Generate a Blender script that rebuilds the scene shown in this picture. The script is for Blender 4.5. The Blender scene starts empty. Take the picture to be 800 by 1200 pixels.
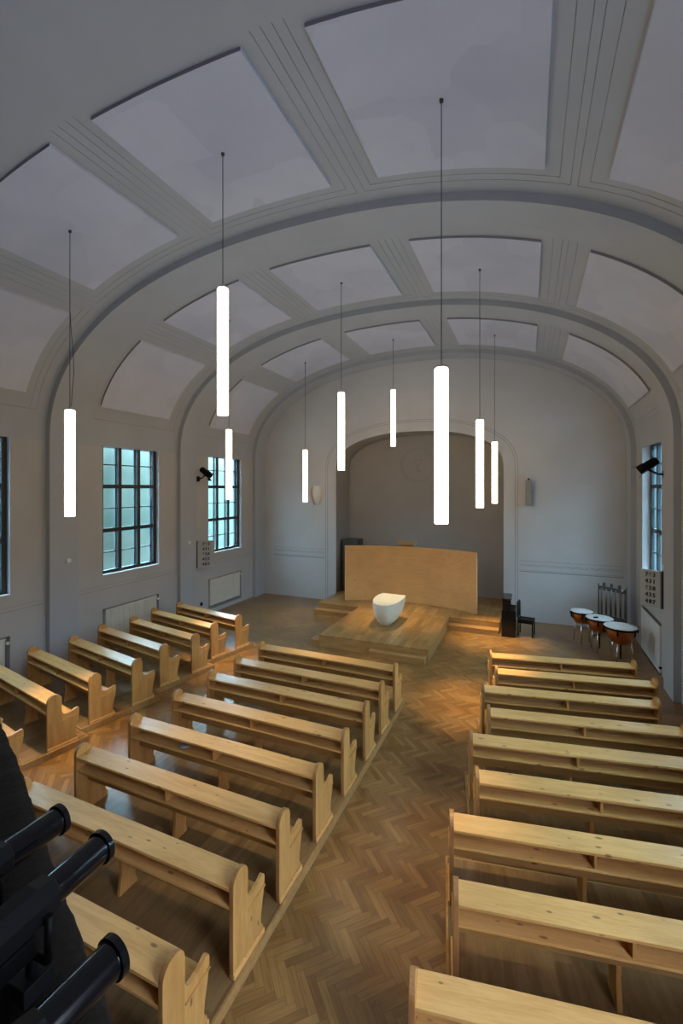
import bpy, bmesh, math, random
from mathutils import Vector, Matrix
random.seed(7)
R = math.radians
scene = bpy.context.scene
COL = scene.collection

# ------------------------------------------------------------------ materials
class NT:
    def __init__(s, name):
        s.m = bpy.data.materials.new(name); s.m.use_nodes = True
        s.t = s.m.node_tree; s.n = s.t.nodes; s.l = s.t.links
        s.b = s.n['Principled BSDF']
    def node(s, typ, **kw):
        n = s.n.new(typ)
        for k, v in kw.items(): setattr(n, k, v)
        return n
    def link(s, a, b): s.l.new(a, b)
    def math(s, op, a, b=None, c=None):
        n = s.node('ShaderNodeMath', operation=op)
        for i, v in enumerate((a, b, c)):
            if v is None: continue
            if isinstance(v, (int, float)): n.inputs[i].default_value = v
            else: s.link(v, n.inputs[i])
        return n.outputs[0]
    def ramp(s, fac, stops):
        n = s.node('ShaderNodeValToRGB'); e = n.color_ramp.elements
        while len(e) < len(stops): e.new(0.5)
        for x, (p, c) in zip(e, stops):
            x.position = p; x.color = (c[0], c[1], c[2], 1)
        s.link(fac, n.inputs[0]); return n.outputs[0]
    def mix(s, fac, a, b, mode='MIX'):
        n = s.node('ShaderNodeMix', data_type='RGBA', blend_type=mode)
        for sock, v in ((n.inputs[0], fac), (n.inputs[6], a), (n.inputs[7], b)):
            if isinstance(v, (int, float)): sock.default_value = v
            elif isinstance(v, tuple): sock.default_value = (v[0], v[1], v[2], 1)
            else: s.link(v, sock)
        return n.outputs[2]

def plain(name, col, rough=0.6, metal=0.0, noise=0.06, scale=6.0, bump=0.0):
    t = NT(name); b = t.b
    tc = t.node('ShaderNodeTexCoord'); nz = t.node('ShaderNodeTexNoise')
    nz.inputs['Scale'].default_value = scale; nz.inputs['Detail'].default_value = 4
    t.link(tc.outputs['Object'], nz.inputs['Vector'])
    lo = tuple(max(0, c * (1 - noise)) for c in col); hi = tuple(min(1, c * (1 + noise)) for c in col)
    t.link(t.ramp(nz.outputs[0], [(0.3, lo), (0.7, hi)]), b.inputs['Base Color'])
    b.inputs['Roughness'].default_value = rough; b.inputs['Metallic'].default_value = metal
    if bump:
        bp = t.node('ShaderNodeBump'); bp.inputs['Strength'].default_value = bump; bp.inputs['Distance'].default_value = 0.01
        t.link(nz.outputs[0], bp.inputs['Height']); t.link(bp.outputs[0], b.inputs['Normal'])
    return t.m

def wood(name, base, dark, axis=0, rough=0.38, knots=0.0, grain=1.0, boards=0.0, coat=0.0):
    """grain runs along object axis; knots = share of knot cells; boards = plank width across the grain"""
    t = NT(name); b = t.b
    tc = t.node('ShaderNodeTexCoord'); oi = t.node('ShaderNodeObjectInfo')
    off = t.node('ShaderNodeVectorMath', operation='SCALE'); off.inputs[0].default_value = (13.1, 7.7, 5.3)
    t.link(oi.outputs['Random'], off.inputs['Scale'])
    add = t.node('ShaderNodeVectorMath', operation='ADD')
    t.link(tc.outputs['Object'], add.inputs[0]); t.link(off.outputs[0], add.inputs[1])
    s = [9.0, 9.0, 9.0]; s[axis] = 0.9
    mp = t.node('ShaderNodeMapping'); mp.inputs['Scale'].default_value = s
    t.link(add.outputs[0], mp.inputs['Vector'])
    n1 = t.node('ShaderNodeTexNoise'); n1.inputs['Scale'].default_value = 1.6; n1.inputs['Detail'].default_value = 3; n1.inputs['Distortion'].default_value = 0.6
    t.link(mp.outputs[0], n1.inputs['Vector'])
    n2 = t.node('ShaderNodeTexNoise'); n2.inputs['Scale'].default_value = 9.0; n2.inputs['Detail'].default_value = 2
    t.link(mp.outputs[0], n2.inputs['Vector'])
    f = t.math('ADD', t.math('MULTIPLY', n1.outputs[0], 0.65), t.math('MULTIPLY', n2.outputs[0], 0.35))
    c = t.ramp(f, [(0.36, dark), (0.6, base)])
    if grain != 1.0: c = t.mix(grain, base, c)
    n3 = t.node('ShaderNodeTexNoise'); n3.inputs['Scale'].default_value = 0.9
    t.link(add.outputs[0], n3.inputs['Vector'])
    c = t.mix(1.0, c, t.ramp(n3.outputs[0], [(0.3, (0.86, 0.84, 0.8)), (0.7, (1.06, 1.05, 1.03))]), 'MULTIPLY')
    if boards:
        sp = t.node('ShaderNodeSeparateXYZ'); t.link(tc.outputs['Object'], sp.inputs[0])
        a, u = sp.outputs[(axis + 1) % 3 if axis == 0 else 0], sp.outputs[axis]
        row = t.math('FLOOR', t.math('DIVIDE', a, boards))
        wn0 = t.node('ShaderNodeTexWhiteNoise', noise_dimensions='1D'); t.link(row, wn0.inputs['W'])
        seg = t.math('FLOOR', t.math('ADD', t.math('DIVIDE', u, 0.9), t.math('MULTIPLY', wn0.outputs[0], 5.0)))
        cv = t.node('ShaderNodeCombineXYZ'); t.link(row, cv.inputs[0]); t.link(seg, cv.inputs[1])
        wn = t.node('ShaderNodeTexWhiteNoise', noise_dimensions='3D'); t.link(cv.outputs[0], wn.inputs['Vector'])
        c = t.mix(1.0, c, t.ramp(wn.outputs[0], [(0.0, (0.74, 0.71, 0.66)), (1.0, (1.14, 1.12, 1.08))]), 'MULTIPLY')
    if knots:
        ks = [14.0, 14.0, 14.0]; ks[axis] = 5.5
        m2 = t.node('ShaderNodeMapping'); m2.inputs['Scale'].default_value = ks
        t.link(add.outputs[0], m2.inputs['Vector'])
        v = t.node('ShaderNodeTexVoronoi', feature='F1'); v.inputs['Scale'].default_value = 0.85
        t.link(m2.outputs[0], v.inputs['Vector'])
        sc = t.node('ShaderNodeSeparateColor'); t.link(v.outputs['Color'], sc.inputs[0])
        on = t.math('LESS_THAN', sc.outputs[0], knots)
        size = t.math('ADD', t.math('MULTIPLY', sc.outputs[1], 0.12), 0.08)
        k = t.math('SUBTRACT', 1.0, t.math('DIVIDE', v.outputs['Distance'], size))
        k = t.math('MULTIPLY', t.math('MINIMUM', t.math('MAXIMUM', t.math('MULTIPLY', k, 2.2), 0.0), 1.0), on)
        c = t.mix(t.math('MULTIPLY', k, 0.85), c, (dark[0] * 0.3, dark[1] * 0.24, dark[2] * 0.2))
    t.link(c, b.inputs['Base Color']); b.inputs['Roughness'].default_value = rough
    b.inputs['Specular IOR Level'].default_value = 0.5
    b.inputs['Coat Weight'].default_value = coat; b.inputs['Coat Roughness'].default_value = 0.28
    return t.m

def herringbone(name, w=0.066, n=5):
    t = NT(name); b = t.b
    tc = t.node('ShaderNodeTexCoord')
    mp = t.node('ShaderNodeMapping'); mp.inputs['Rotation'].default_value = (0, 0, R(45)); mp.inputs['Scale'].default_value = (1 / w, 1 / w, 1)
    t.link(tc.outputs['Object'], mp.inputs['Vector'])
    sp = t.node('ShaderNodeSeparateXYZ'); t.link(mp.outputs[0], sp.inputs[0])
    x, y = sp.outputs[0], sp.outputs[1]
    i, j = t.math('FLOOR', x), t.math('FLOOR', y)
    fx, fy = t.math('SUBTRACT', x, i), t.math('SUBTRACT', y, j)
    k = t.math('FLOORED_MODULO', t.math('SUBTRACT', i, j), 2.0 * n)
    hz = t.math('LESS_THAN', k, n - 0.5)
    m2 = t.math('SUBTRACT', k, float(n))
    idh = t.node('ShaderNodeCombineXYZ'); t.link(t.math('SUBTRACT', i, k), idh.inputs[0]); t.link(j, idh.inputs[1]); idh.inputs[2].default_value = 1.0
    idv = t.node('ShaderNodeCombineXYZ'); t.link(i, idv.inputs[0]); t.link(t.math('ADD', j, m2), idv.inputs[1]); idv.inputs[2].default_value = 5.0
    idm = t.node('ShaderNodeMix', data_type='VECTOR'); t.link(hz, idm.inputs[0]); t.link(idv.outputs[0], idm.inputs[4]); t.link(idh.outputs[0], idm.inputs[5])
    wn = t.node('ShaderNodeTexWhiteNoise', noise_dimensions='3D'); t.link(idm.outputs[1], wn.inputs['Vector'])
    # across / along coordinates of the block
    ah = t.math('ADD', k, fx); av = t.math('ADD', t.math('SUBTRACT', m2, fy), 1.0)
    def sel(a, c):
        return t.math('ADD', t.math('MULTIPLY', a, hz), t.math('MULTIPLY', c, t.math('SUBTRACT', 1.0, hz)))
    along, across = sel(ah, av), sel(fy, fx)
    g1 = t.math('MINIMUM', across, t.math('SUBTRACT', 1.0, across))
    g2 = t.math('MINIMUM', along, t.math('SUBTRACT', float(n), along))
    gap = t.math('LESS_THAN', t.math('MINIMUM', g1, g2), 0.035)
    gv = t.node('ShaderNodeCombineXYZ'); t.link(t.math('MULTIPLY', along, 0.12), gv.inputs[0]); t.link(t.math('MULTIPLY', across, 1.6), gv.inputs[1]); t.link(t.math('MULTIPLY', wn.outputs[0], 40.0), gv.inputs[2])
    nz = t.node('ShaderNodeTexNoise'); nz.inputs['Scale'].default_value = 2.4; nz.inputs['Detail'].default_value = 3; t.link(gv.outputs[0], nz.inputs['Vector'])
    c = t.ramp(wn.outputs[0], [(0.0, (0.225, 0.110, 0.031)), (0.5, (0.295, 0.154, 0.047)), (1.0, (0.385, 0.215, 0.07))])
    c = t.mix(1.0, c, t.ramp(nz.outputs[0], [(0.3, (0.78, 0.76, 0.72)), (0.7, (1.1, 1.08, 1.05))]), 'MULTIPLY')
    ns = t.node('ShaderNodeTexNoise'); ns.inputs['Scale'].default_value = 1.1; ns.inputs['Detail'].default_value = 3; t.link(tc.outputs['Object'], ns.inputs['Vector'])
    c = t.mix(1.0, c, t.ramp(ns.outputs[0], [(0.35, (0.8, 0.78, 0.76)), (0.65, (1.05, 1.03, 1.0))]), 'MULTIPLY')
    c = t.mix(t.math('MULTIPLY', gap, 0.4), c, (0.05, 0.025, 0.01))
    t.link(c, b.inputs['Base Color']); b.inputs['Coat Weight'].default_value = 0.45; b.inputs['Coat Roughness'].default_value = 0.22
    t.link(t.math('ADD', t.math('MULTIPLY', wn.outputs[0], 0.14), 0.3), b.inputs['Roughness'])
    return t.m

def plaster(name, col, amt=0.035):
    t = NT(name); b = t.b
    tc = t.node('ShaderNodeTexCoord')
    n1 = t.node('ShaderNodeTexNoise'); n1.inputs['Scale'].default_value = 1.3; n1.inputs['Detail'].default_value = 5
    n2 = t.node('ShaderNodeTexNoise'); n2.inputs['Scale'].default_value = 90; n2.inputs['Detail'].default_value = 2
    t.link(tc.outputs['Object'], n1.inputs['Vector']); t.link(tc.outputs['Object'], n2.inputs['Vector'])
    f = t.math('ADD', t.math('MULTIPLY', n1.outputs[0], 0.8), t.math('MULTIPLY', n2.outputs[0], 0.2))
    t.link(t.ramp(f, [(0.35, tuple(c * (1 - amt) for c in col)), (0.65, tuple(c * (1 + amt) for c in col))]), b.inputs['Base Color'])
    b.inputs['Roughness'].default_value = 0.85; b.inputs['Specular IOR Level'].default_value = 0.25
    bp = t.node('ShaderNodeBump'); bp.inputs['Strength'].default_value = 0.08; bp.inputs['Distance'].default_value = 0.004
    t.link(n2.outputs[0], bp.inputs['Height']); t.link(bp.outputs[0], b.inputs['Normal'])
    return t.m

def acoustic(name):
    t = NT(name); b = t.b
    tc = t.node('ShaderNodeTexCoord')
    v = t.node('ShaderNodeTexVoronoi', feature='F1', distance='CHEBYCHEV'); v.inputs['Scale'].default_value = 0.95
    t.link(tc.outputs['Object'], v.inputs['Vector'])
    n1 = t.node('ShaderNodeTexNoise'); n1.inputs['Scale'].default_value = 1.6; n1.inputs['Detail'].default_value = 4
    t.link(tc.outputs['Object'], n1.inputs['Vector'])
    sc = t.node('ShaderNodeSeparateColor'); t.link(v.outputs['Color'], sc.inputs[0])
    f = t.math('ADD', t.math('MULTIPLY', n1.outputs[0], 0.6), t.math('MULTIPLY', sc.outputs[0], 0.4))
    t.link(t.ramp(f, [(0.3, (0.52, 0.545, 0.65)), (0.7, (0.59, 0.615, 0.72))]), b.inputs['Base Color'])
    b.inputs['Roughness'].default_value = 0.95; b.inputs['Specular IOR Level'].default_value = 0.1
    return t.m

def emit(name, col, s):
    t = NT(name); b = t.b
    b.inputs['Base Color'].default_value = (0.9, 0.88, 0.82, 1); b.inputs['Roughness'].default_value = 0.4
    b.inputs['Emission Color'].default_value = (*col, 1); b.inputs['Emission Strength'].default_value = s
    return t.m

def glass(name, tint):
    t = NT(name); t.n.remove(t.b)
    tc = t.node('ShaderNodeTexCoord'); nz = t.node('ShaderNodeTexNoise'); nz.inputs['Scale'].default_value = 1.1
    t.link(tc.outputs['Object'], nz.inputs['Vector'])
    tr = t.node('ShaderNodeBsdfTransparent'); gl = t.node('ShaderNodeBsdfGlossy'); gl.inputs['Roughness'].default_value = 0.05
    t.link(t.ramp(nz.outputs[0], [(0.35, tint), (0.7, tuple(min(1, c * 1.12) for c in tint))]), tr.inputs[0])
    mx = t.node('ShaderNodeMixShader'); mx.inputs[0].default_value = 0.06
    t.link(tr.outputs[0], mx.inputs[1]); t.link(gl.outputs[0], mx.inputs[2])
    t.link(mx.outputs[0], t.n['Material Output'].inputs[0])
    return t.m

M = dict(
    wall=plaster('wall_plaster', (0.46, 0.455, 0.455)),
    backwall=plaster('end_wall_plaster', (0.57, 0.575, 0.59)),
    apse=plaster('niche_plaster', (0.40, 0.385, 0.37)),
    vault=plaster('vault_plaster', (0.415, 0.44, 0.48)),
    line=plain('stencil_line', (0.33, 0.335, 0.34), 0.9),
    frieze=plain('stencil_frieze', (0.40, 0.41, 0.42), 0.9),
    panel=acoustic('acoustic_panel'),
    panel_edge_shade=plain('panel_edge_shade', (0.30, 0.30, 0.33), 0.9),  # darker near edge: shade of the camera-facing side put into the colour
    floor=herringbone('herringbone_parquet'),
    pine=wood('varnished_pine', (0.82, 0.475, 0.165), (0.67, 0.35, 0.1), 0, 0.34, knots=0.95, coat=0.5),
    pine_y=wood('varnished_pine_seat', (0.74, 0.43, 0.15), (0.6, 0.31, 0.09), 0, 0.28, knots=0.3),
    pine_shade=wood('shaded_pine_back', (0.42, 0.225, 0.07), (0.33, 0.165, 0.05), 0, 0.36, knots=0.6),  # darker copy of the pine: shade on the pew backs put into the colour
    pine_z=wood('varnished_pine_end', (0.64, 0.34, 0.105), (0.50, 0.235, 0.062), 2, 0.34, knots=0.2),
    pine_edge=wood('pine_end_trim', (0.50, 0.25, 0.085), (0.36, 0.165, 0.055), 2, 0.4),
    deck=wood('platform_boards', (0.30, 0.18, 0.078), (0.21, 0.118, 0.048), 1, 0.3, boards=0.14),
    oak=wood('oak_dais', (0.50, 0.285, 0.105), (0.36, 0.19, 0.062), 1, 0.36, boards=0.16),
    oakx=wood('oak_step', (0.48, 0.27, 0.1), (0.35, 0.18, 0.06), 0, 0.36),
    veneer=wood('screen_veneer', (0.84, 0.47, 0.18), (0.76, 0.40, 0.145), 0, 0.45, knots=0.03, grain=0.8),
    stone=plain('altar_stone', (0.78, 0.73, 0.60), 0.55, noise=0.05, scale=9),
    black=plain('black_paint', (0.005, 0.005, 0.006), 0.55),
    frame=plain('window_paint', (0.022, 0.026, 0.03), 0.4),
    frame2=plain('outer_window_paint', (0.10, 0.13, 0.145), 0.5),
    sill=plain('sill_paint', (0.7, 0.72, 0.72), 0.5),
    radiator=plain('radiator_enamel', (0.68, 0.66, 0.60), 0.4),
    cover=plain('radiator_cover_paint', (0.70, 0.70, 0.69), 0.5),
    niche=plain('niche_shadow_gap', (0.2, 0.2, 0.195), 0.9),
    white=plain('white_plastic', (0.75, 0.75, 0.73), 0.45),
    grey=plain('grey_speaker', (0.24, 0.245, 0.24), 0.6),
    boardd=plain('dark_cupboard_paint', (0.07, 0.072, 0.07), 0.5),
    boardm=plain('number_board_paint', (0.46, 0.46, 0.46), 0.7),
    digit=plain('digit_black', (0.015, 0.015, 0.015), 0.6),
    tube=emit('lamp_opal', (1.0, 0.79, 0.54), 5.0),
    metal=plain('brushed_metal', (0.6, 0.6, 0.6), 0.3, 1.0),
    chrome=plain('chrome', (0.85, 0.85, 0.85), 0.15, 1.0),
    cable=plain('cable', (0.05, 0.05, 0.05), 0.5),
    copper=plain('copper_bowl', (0.52, 0.175, 0.055), 0.28, 0.85, noise=0.15, scale=12),
    skin=plain('drum_skin', (0.68, 0.68, 0.67), 0.6),
    brass=plain('chime_steel', (0.2, 0.2, 0.2), 0.45, 1.0),
    lacq=plain('black_lacquer', (0.004, 0.004, 0.006), 0.14),
    cloth=plain('brown_cloth', (0.016, 0.0125, 0.0105), 0.95, noise=0.25, scale=40, bump=0.3),
    railw=wood('balcony_wood', (0.11, 0.055, 0.028), (0.07, 0.032, 0.016), 0, 0.5),
    lens=plain('spot_lens', (0.05, 0.05, 0.055), 0.1),
    glass=glass('window_glass', (0.90, 0.95, 0.95)),
    glass_teal=glass('outer_window_glass', (0.72, 0.86, 0.86)),
)

for k_ in ('black', 'cloth'): M[k_].node_tree.nodes['Principled BSDF'].inputs['Specular IOR Level'].default_value = 0.15
# ------------------------------------------------------------------ mesh helpers
class MB:
    def __init__(s): s.bm = bmesh.new(); s.mats = []
    def mi(s, m):
        if m not in s.mats: s.mats.append(m)
        return s.mats.index(m)
    def box(s, x0, x1, y0, y1, z0, z1, bev=0.0, mat=None):
        b = bmesh.new()
        vs = [b.verts.new((x, y, z)) for x in (x0, x1) for y in (y0, y1) for z in (z0, z1)]
        for f in ((0, 1, 3, 2), (4, 6, 7, 5), (0, 4, 5, 1), (2, 3, 7, 6), (0, 2, 6, 4), (1, 5, 7, 3)):
            b.faces.new([vs[i] for i in f])
        if bev: bmesh.ops.bevel(b, geom=b.edges[:], offset=bev, segments=2, affect='EDGES', profile=0.6)
        s.add(b, mat); return s
    def add(s, b, mat=None, mtx=None):
        if mtx is not None: bmesh.ops.transform(b, matrix=mtx, verts=b.verts)
        i = s.mi(mat) if mat else 0
        mp = {}
        for v in b.verts: mp[v] = s.bm.verts.new(v.co)
        for f in b.faces:
            try: nf = s.bm.faces.new([mp[v] for v in f.verts]); nf.material_index = i; nf.smooth = f.smooth
            except ValueError: pass
        b.free(); return s
    def prism(s, pts, axis, a, b_, bev=0.0, mat=None):
        """extrude 2-D outline along axis from a to b_; pts are the other two axes in xyz order"""
        b = bmesh.new()
        def P(p, t):
            return {0: (t, p[0], p[1]), 1: (p[0], t, p[1]), 2: (p[0], p[1], t)}[axis]
        A = [b.verts.new(P(p, a)) for p in pts]; B = [b.verts.new(P(p, b_)) for p in pts]
        b.faces.new(A); b.faces.new(B[::-1])
        n = len(pts)
        for i in range(n): b.faces.new((A[i], B[i], B[(i + 1) % n], A[(i + 1) % n]))
        bmesh.ops.recalc_face_normals(b, faces=b.faces)
        if bev:
            es = [e for e in b.edges if (e.verts[0] in A) == (e.verts[1] in A)]
            bmesh.ops.bevel(b, geom=es, offset=bev, segments=2, affect='EDGES', profile=0.6)
        s.add(b, mat); return s
    def lathe(s, prof, seg=32, mat=None, mtx=None, smooth=True):
        b = bmesh.new(); rings = []
        for r, z in prof:
            if r < 1e-6: rings.append([b.verts.new((0, 0, z))])
            else: rings.append([b.verts.new((r * math.cos(2 * math.pi * i / seg), r * math.sin(2 * math.pi * i / seg), z)) for i in range(seg)])
        for A, B in zip(rings, rings[1:]):
            for i in range(seg):
                j = (i + 1) % seg
                q = [A[i % len(A)], A[j % len(A)], B[j % len(B)], B[i % len(B)]]
                q = list(dict.fromkeys(q))
                if len(q) > 2:
                    f = b.faces.new(q); f.smooth = smooth
        for rg, rev in ((rings[0], True), (rings[-1], False)):
            if len(rg) > 2: b.faces.new(rg[::-1] if rev else rg)
        bmesh.ops.recalc_face_normals(b, faces=b.faces)
        s.add(b, mat, mtx); return s
    def tube(s, path, r, seg=8, mat=None):
        path = [Vector(p) for p in path]; b = bmesh.new(); rings = []
        for i, p in enumerate(path):
            d = (path[min(i + 1, len(path) - 1)] - path[max(i - 1, 0)]).normalized()
            up = Vector((0, 0, 1)) if abs(d.z) < 0.9 else Vector((1, 0, 0))
            u = d.cross(up).normalized(); v = d.cross(u).normalized()
            rr = r[i] if isinstance(r, (list, tuple)) else r
            rings.append([b.verts.new(p + rr * (math.cos(2 * math.pi * k / seg) * u + math.sin(2 * math.pi * k / seg) * v)) for k in range(seg)])
        for A, B in zip(rings, rings[1:]):
            for k in range(seg):
                f = b.faces.new((A[k], A[(k + 1) % seg], B[(k + 1) % seg], B[k])); f.smooth = True
        b.faces.new(rings[0]); b.faces.new(rings[-1][::-1])
        bmesh.ops.recalc_face_normals(b, faces=b.faces)
        s.add(b, mat); return s
    def grid(s, rows, mat=None, smooth=True, closed=False):
        b = bmesh.new(); V = [[b.verts.new(p) for p in r] for r in rows]
        for A, B in zip(V, V[1:]):
            n = len(A)
            for i in range(n if closed else n - 1):
                f = b.faces.new((A[i], A[(i + 1) % n], B[(i + 1) % n], B[i])); f.smooth = smooth
        s.add(b, mat); return s
    def build(s, name, mat, parent=None, loc=None, rz=None):
        me = bpy.data.meshes.new(name)
        s.bm.normal_update(); s.bm.to_mesh(me); s.bm.free()
        for m in (s.mats or [mat]): me.materials.append(m)
        o = bpy.data.objects.new(name, me); COL.objects.link(o)
        if parent: o.parent = parent
        if loc is not None: o.location = loc
        if rz is not None: o.rotation_euler = (0, 0, rz)
        return o

def tag(o, label=None, cat=None, group=None, kind=None):
    if label: o['label'] = label
    if cat: o['category'] = cat
    if group: o['group'] = group
    if kind: o['kind'] = kind
    return o
def empty(name, loc=(0, 0, 0), rz=0.0):
    o = bpy.data.objects.new(name, None); COL.objects.link(o)
    o.location = loc; o.rotation_euler = (0, 0, rz); o.empty_display_size = 0.1
    return o
def struct(o): o['kind'] = 'structure'; return o
def copy_tree(o, parent=None):
    c = o.copy(); COL.objects.link(c)
    if parent: c.parent = parent
    for ch in list(o.children): copy_tree(ch, c)
    return c

# ------------------------------------------------------------------ the hall
XC = -3.395
HW, HH, SP, NE = 5.875, 3.18, 5.0, 2.2          # rib arch: half width, rise, springing height, roundness
T = 0.125                                         # the bays lie this much behind the ribs
XL, XR = XC - HW - T, XC + HW + T                 # wall faces
YB, YE, YN = 14.6, 15.85, -3.0                    # end wall, niche back, rear wall
RIBS = [(6.30, 6.95), (10.12, 10.77), (13.95, YB)]
BAYS = [4.71, 8.54, 12.36]
def arch(hw, hh, n=64, sp=SP, e=NE, xc=XC):
    out = []
    for i in range(n + 1):
        a = math.pi * i / n; c, s_ = math.cos(a), math.sin(a)
        out.append((xc - hw * math.copysign(abs(c) ** (2 / e), c), sp + hh * abs(s_) ** (2 / e)))
    return out

b = MB(); b.box(XL - 0.6, XR + 0.6, YN - 0.3, YE + 0.4, -0.2, 0.0)
struct(b.build('floor', M['floor']))

# vault over the bays (a shell with thickness)
b = MB()
prof = arch(HW + T, HH + T, 80); outer = arch(HW + T + 0.3, HH + T + 0.3, 80)
b.grid([[(x, y, z) for x, z in prof] for y in (YN - 0.3, YB + 0.1)])
b.grid([[(x, y, z) for x, z in outer[::-1]] for y in (YN - 0.3, YB + 0.1)])
struct(b.build('ceiling', M['vault']))

# ribs: pilaster, arch, pilaster in one band
for k, (y0, y1) in enumerate(RIBS):
    b = MB()
    inn = [(XC - HW, 0.0)] + arch(HW, HH, 80) + [(XC + HW, 0.0)]
    out = [(XC - HW - T - 0.05, 0.0)] + arch(HW + T + 0.05, HH + T + 0.05, 80) + [(XC + HW + T + 0.05, 0.0)]
    b.grid([[(x, y0, z) for x, z in out], [(x, y0, z) for x, z in inn]], smooth=False)
    b.grid([[(x, y0, z) for x, z in inn], [(x, y1, z) for x, z in inn]], smooth=True)
    b.grid([[(x, y1, z) for x, z in inn], [(x, y1, z) for x, z in out]], smooth=False)
    struct(b.build('trim_%d' % (k + 1), M['vault']))

# side walls with window openings and radiator niches
WZ0, WZ1 = 1.90, 5.11
def wins(c, left): return (c - 0.875, c + 0.885)
def side_wall(name, xin, sg):
    holes = []
    for c in BAYS + [0.9]:
        y0, y1 = wins(c, sg < 0)
        holes.append((y0, y1, WZ0, WZ1, None)); holes.append((y0 - 0.0, y1 + 0.0, 0.12 if sg < 0 else 0.0, 1.10, 0.12))
    ys = sorted({YN - 0.3, YB + 0.1} | {h[0] for h in holes} | {h[1] for h in holes})
    zs = sorted({-0.1, 5.16} | {h[2] for h in holes} | {h[3] for h in holes})
    b = MB(); x2 = xin + sg * 0.30
    for ya, yb in zip(ys, ys[1:]):
        for za, zb in zip(zs, zs[1:]):
            ym, zm = (ya + yb) / 2, (za + zb) / 2
            h = [q for q in holes if q[0] < ym < q[1] and q[2] < zm < q[3]]
            if h and h[0][4] is None: continue
            xa = xin + (sg * h[0][4] if h else 0)
            b.box(min(xa, x2), max(xa, x2), ya, yb, za, zb)
    return struct(b.build(name, M['wall']))
side_wall('wall_left', XL, -1); side_wall('wall_right', XR, 1)

b = MB(); b.box(XL - 0.6, XR + 0.6, YN - 0.3, YN, -0.1, 8.9); struct(b.build('wall_rear', M['railw']))

# end wall with the arched niche
NX0, NX1 = -6.33, -0.73; NC = (NX0 + NX1) / 2
def nich(grow=0.0):
    return arch((NX1 - NX0) / 2 + grow, 1.22 + grow * 0.95, 48, 4.66, 2.35, NC)
def end_wall():
    bm = bmesh.new()
    na = [(NX0, 0.0)] + nich() + [(NX1, 0.0)]
    oa = [(XR + 0.3, 0.0), (XR + 0.3, 8.9), (XL - 0.3, 8.9), (XL - 0.3, 0.0)]
    pts = na + oa
    vs = [bm.verts.new((x, YB, z)) for x, z in pts]
    es = [bm.edges.new((vs[i], vs[(i + 1) % len(vs)])) for i in range(len(vs))]
    bmesh.ops.triangle_fill(bm, edges=es, use_beauty=True, normal=(0, -1, 0))
    b = MB(); b.add(bm)
    return struct(b.build('wall_end', M['backwall']))
end_wall()
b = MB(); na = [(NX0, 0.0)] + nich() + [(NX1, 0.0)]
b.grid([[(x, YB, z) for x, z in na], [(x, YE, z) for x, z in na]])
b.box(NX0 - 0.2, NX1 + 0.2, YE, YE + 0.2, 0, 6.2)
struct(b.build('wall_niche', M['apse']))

# painted lines and frieze on the plaster
def flat_line(b, path, w, nrm):
    """thin raised strip of width w along path, lying in the plane whose normal is nrm"""
    path = [Vector(p) for p in path]; n = Vector(nrm); L, Rr = [], []
    for i, p in enumerate(path):
        d = (path[min(i + 1, len(path) - 1)] - path[max(i - 1, 0)]).normalized(); sd = d.cross(n).normalized() * w / 2
        L.append(p + sd); Rr.append(p - sd)
    b.grid([[p + n * 0.004 for p in L], [p + n * 0.004 for p in Rr]], smooth=False)
    b.grid([L, [p + n * 0.004 for p in L]], smooth=False); b.grid([[p + n * 0.004 for p in Rr], Rr], smooth=False)
b = MB()
for g in (0.33, 0.40):
    p = [(NX0 - g, YB, 0.0)] + [(x, YB, z) for x, z in nich(g)] + [(NX1 + g, YB, 0.0)]
    flat_line(b, p, 0.016, (0, -1, 0))
XA, XB_ = XC - HW, XC + HW
for x0, x1 in ((XA + 0.4, NX0 - 0.45), (NX1 + 0.45, XB_ - 0.05)):
    for z, w in ((1.49, 0.03), (1.80, 0.012), (1.535, 0.01)): flat_line(b, [(x0, YB, z), (x1, YB, z)], w, (0, -1, 0))
struct(b.build('trim_5', M['line']))
b = MB()
for x0, x1 in ((XA + 0.4, NX0 - 0.45), (NX1 + 0.45, XB_ - 0.05)):
    n = int((x1 - x0) / 0.05)
    flat_line(b, [(x0 + (x1 - x0) * i / n, YB, 1.68 + 0.035 * math.sin(i * 1.05)) for i in range(n + 1)], 0.022, (0, -1, 0))
    flat_line(b, [(x0 + (x1 - x0) * i / n, YB, 1.68 - 0.035 * math.sin(i * 1.05)) for i in range(n + 1)], 0.012, (0, -1, 0))
struct(b.build('trim_6', M['frieze']))
b = MB()
for sg, x in ((1, XL), (-1, XR)):
    for c in BAYS:
        for z, w in ((1.58, 0.014), (1.66, 0.008), (5.22, 0.012)):
            flat_line(b, [(x, c - 1.55, z), (x, c + 1.55, z)], w, (sg, 0, 0))
struct(b.build('trim_7', M['line']))
# chalice medallion in the niche
b = MB(); cx, cz = -3.68, 4.82
for r in (0.62, 0.56): flat_line(b, [(cx + r * math.cos(a * math.pi / 24), YE, cz + r * math.sin(a * math.pi / 24)) for a in range(49)], 0.022, (0, -1, 0))
flat_line(b, [(cx - 0.13, YE, cz + 0.2), (cx - 0.11, YE, cz + 0.08), (cx - 0.02, YE, cz), (cx - 0.02, YE, cz - 0.16), (cx - 0.12, YE, cz - 0.22)], 0.03, (0, -1, 0))
flat_line(b, [(cx + 0.13, YE, cz + 0.2), (cx + 0.11, YE, cz + 0.08), (cx + 0.02, YE, cz), (cx + 0.02, YE, cz - 0.16), (cx + 0.12, YE, cz - 0.22)], 0.03, (0, -1, 0))
flat_line(b, [(cx - 0.14, YE, cz + 0.2), (cx + 0.14, YE, cz + 0.2)], 0.03, (0, -1, 0)); flat_line(b, [(cx - 0.14, YE, cz - 0.22), (cx + 0.14, YE, cz - 0.22)], 0.03, (0, -1, 0))
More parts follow.
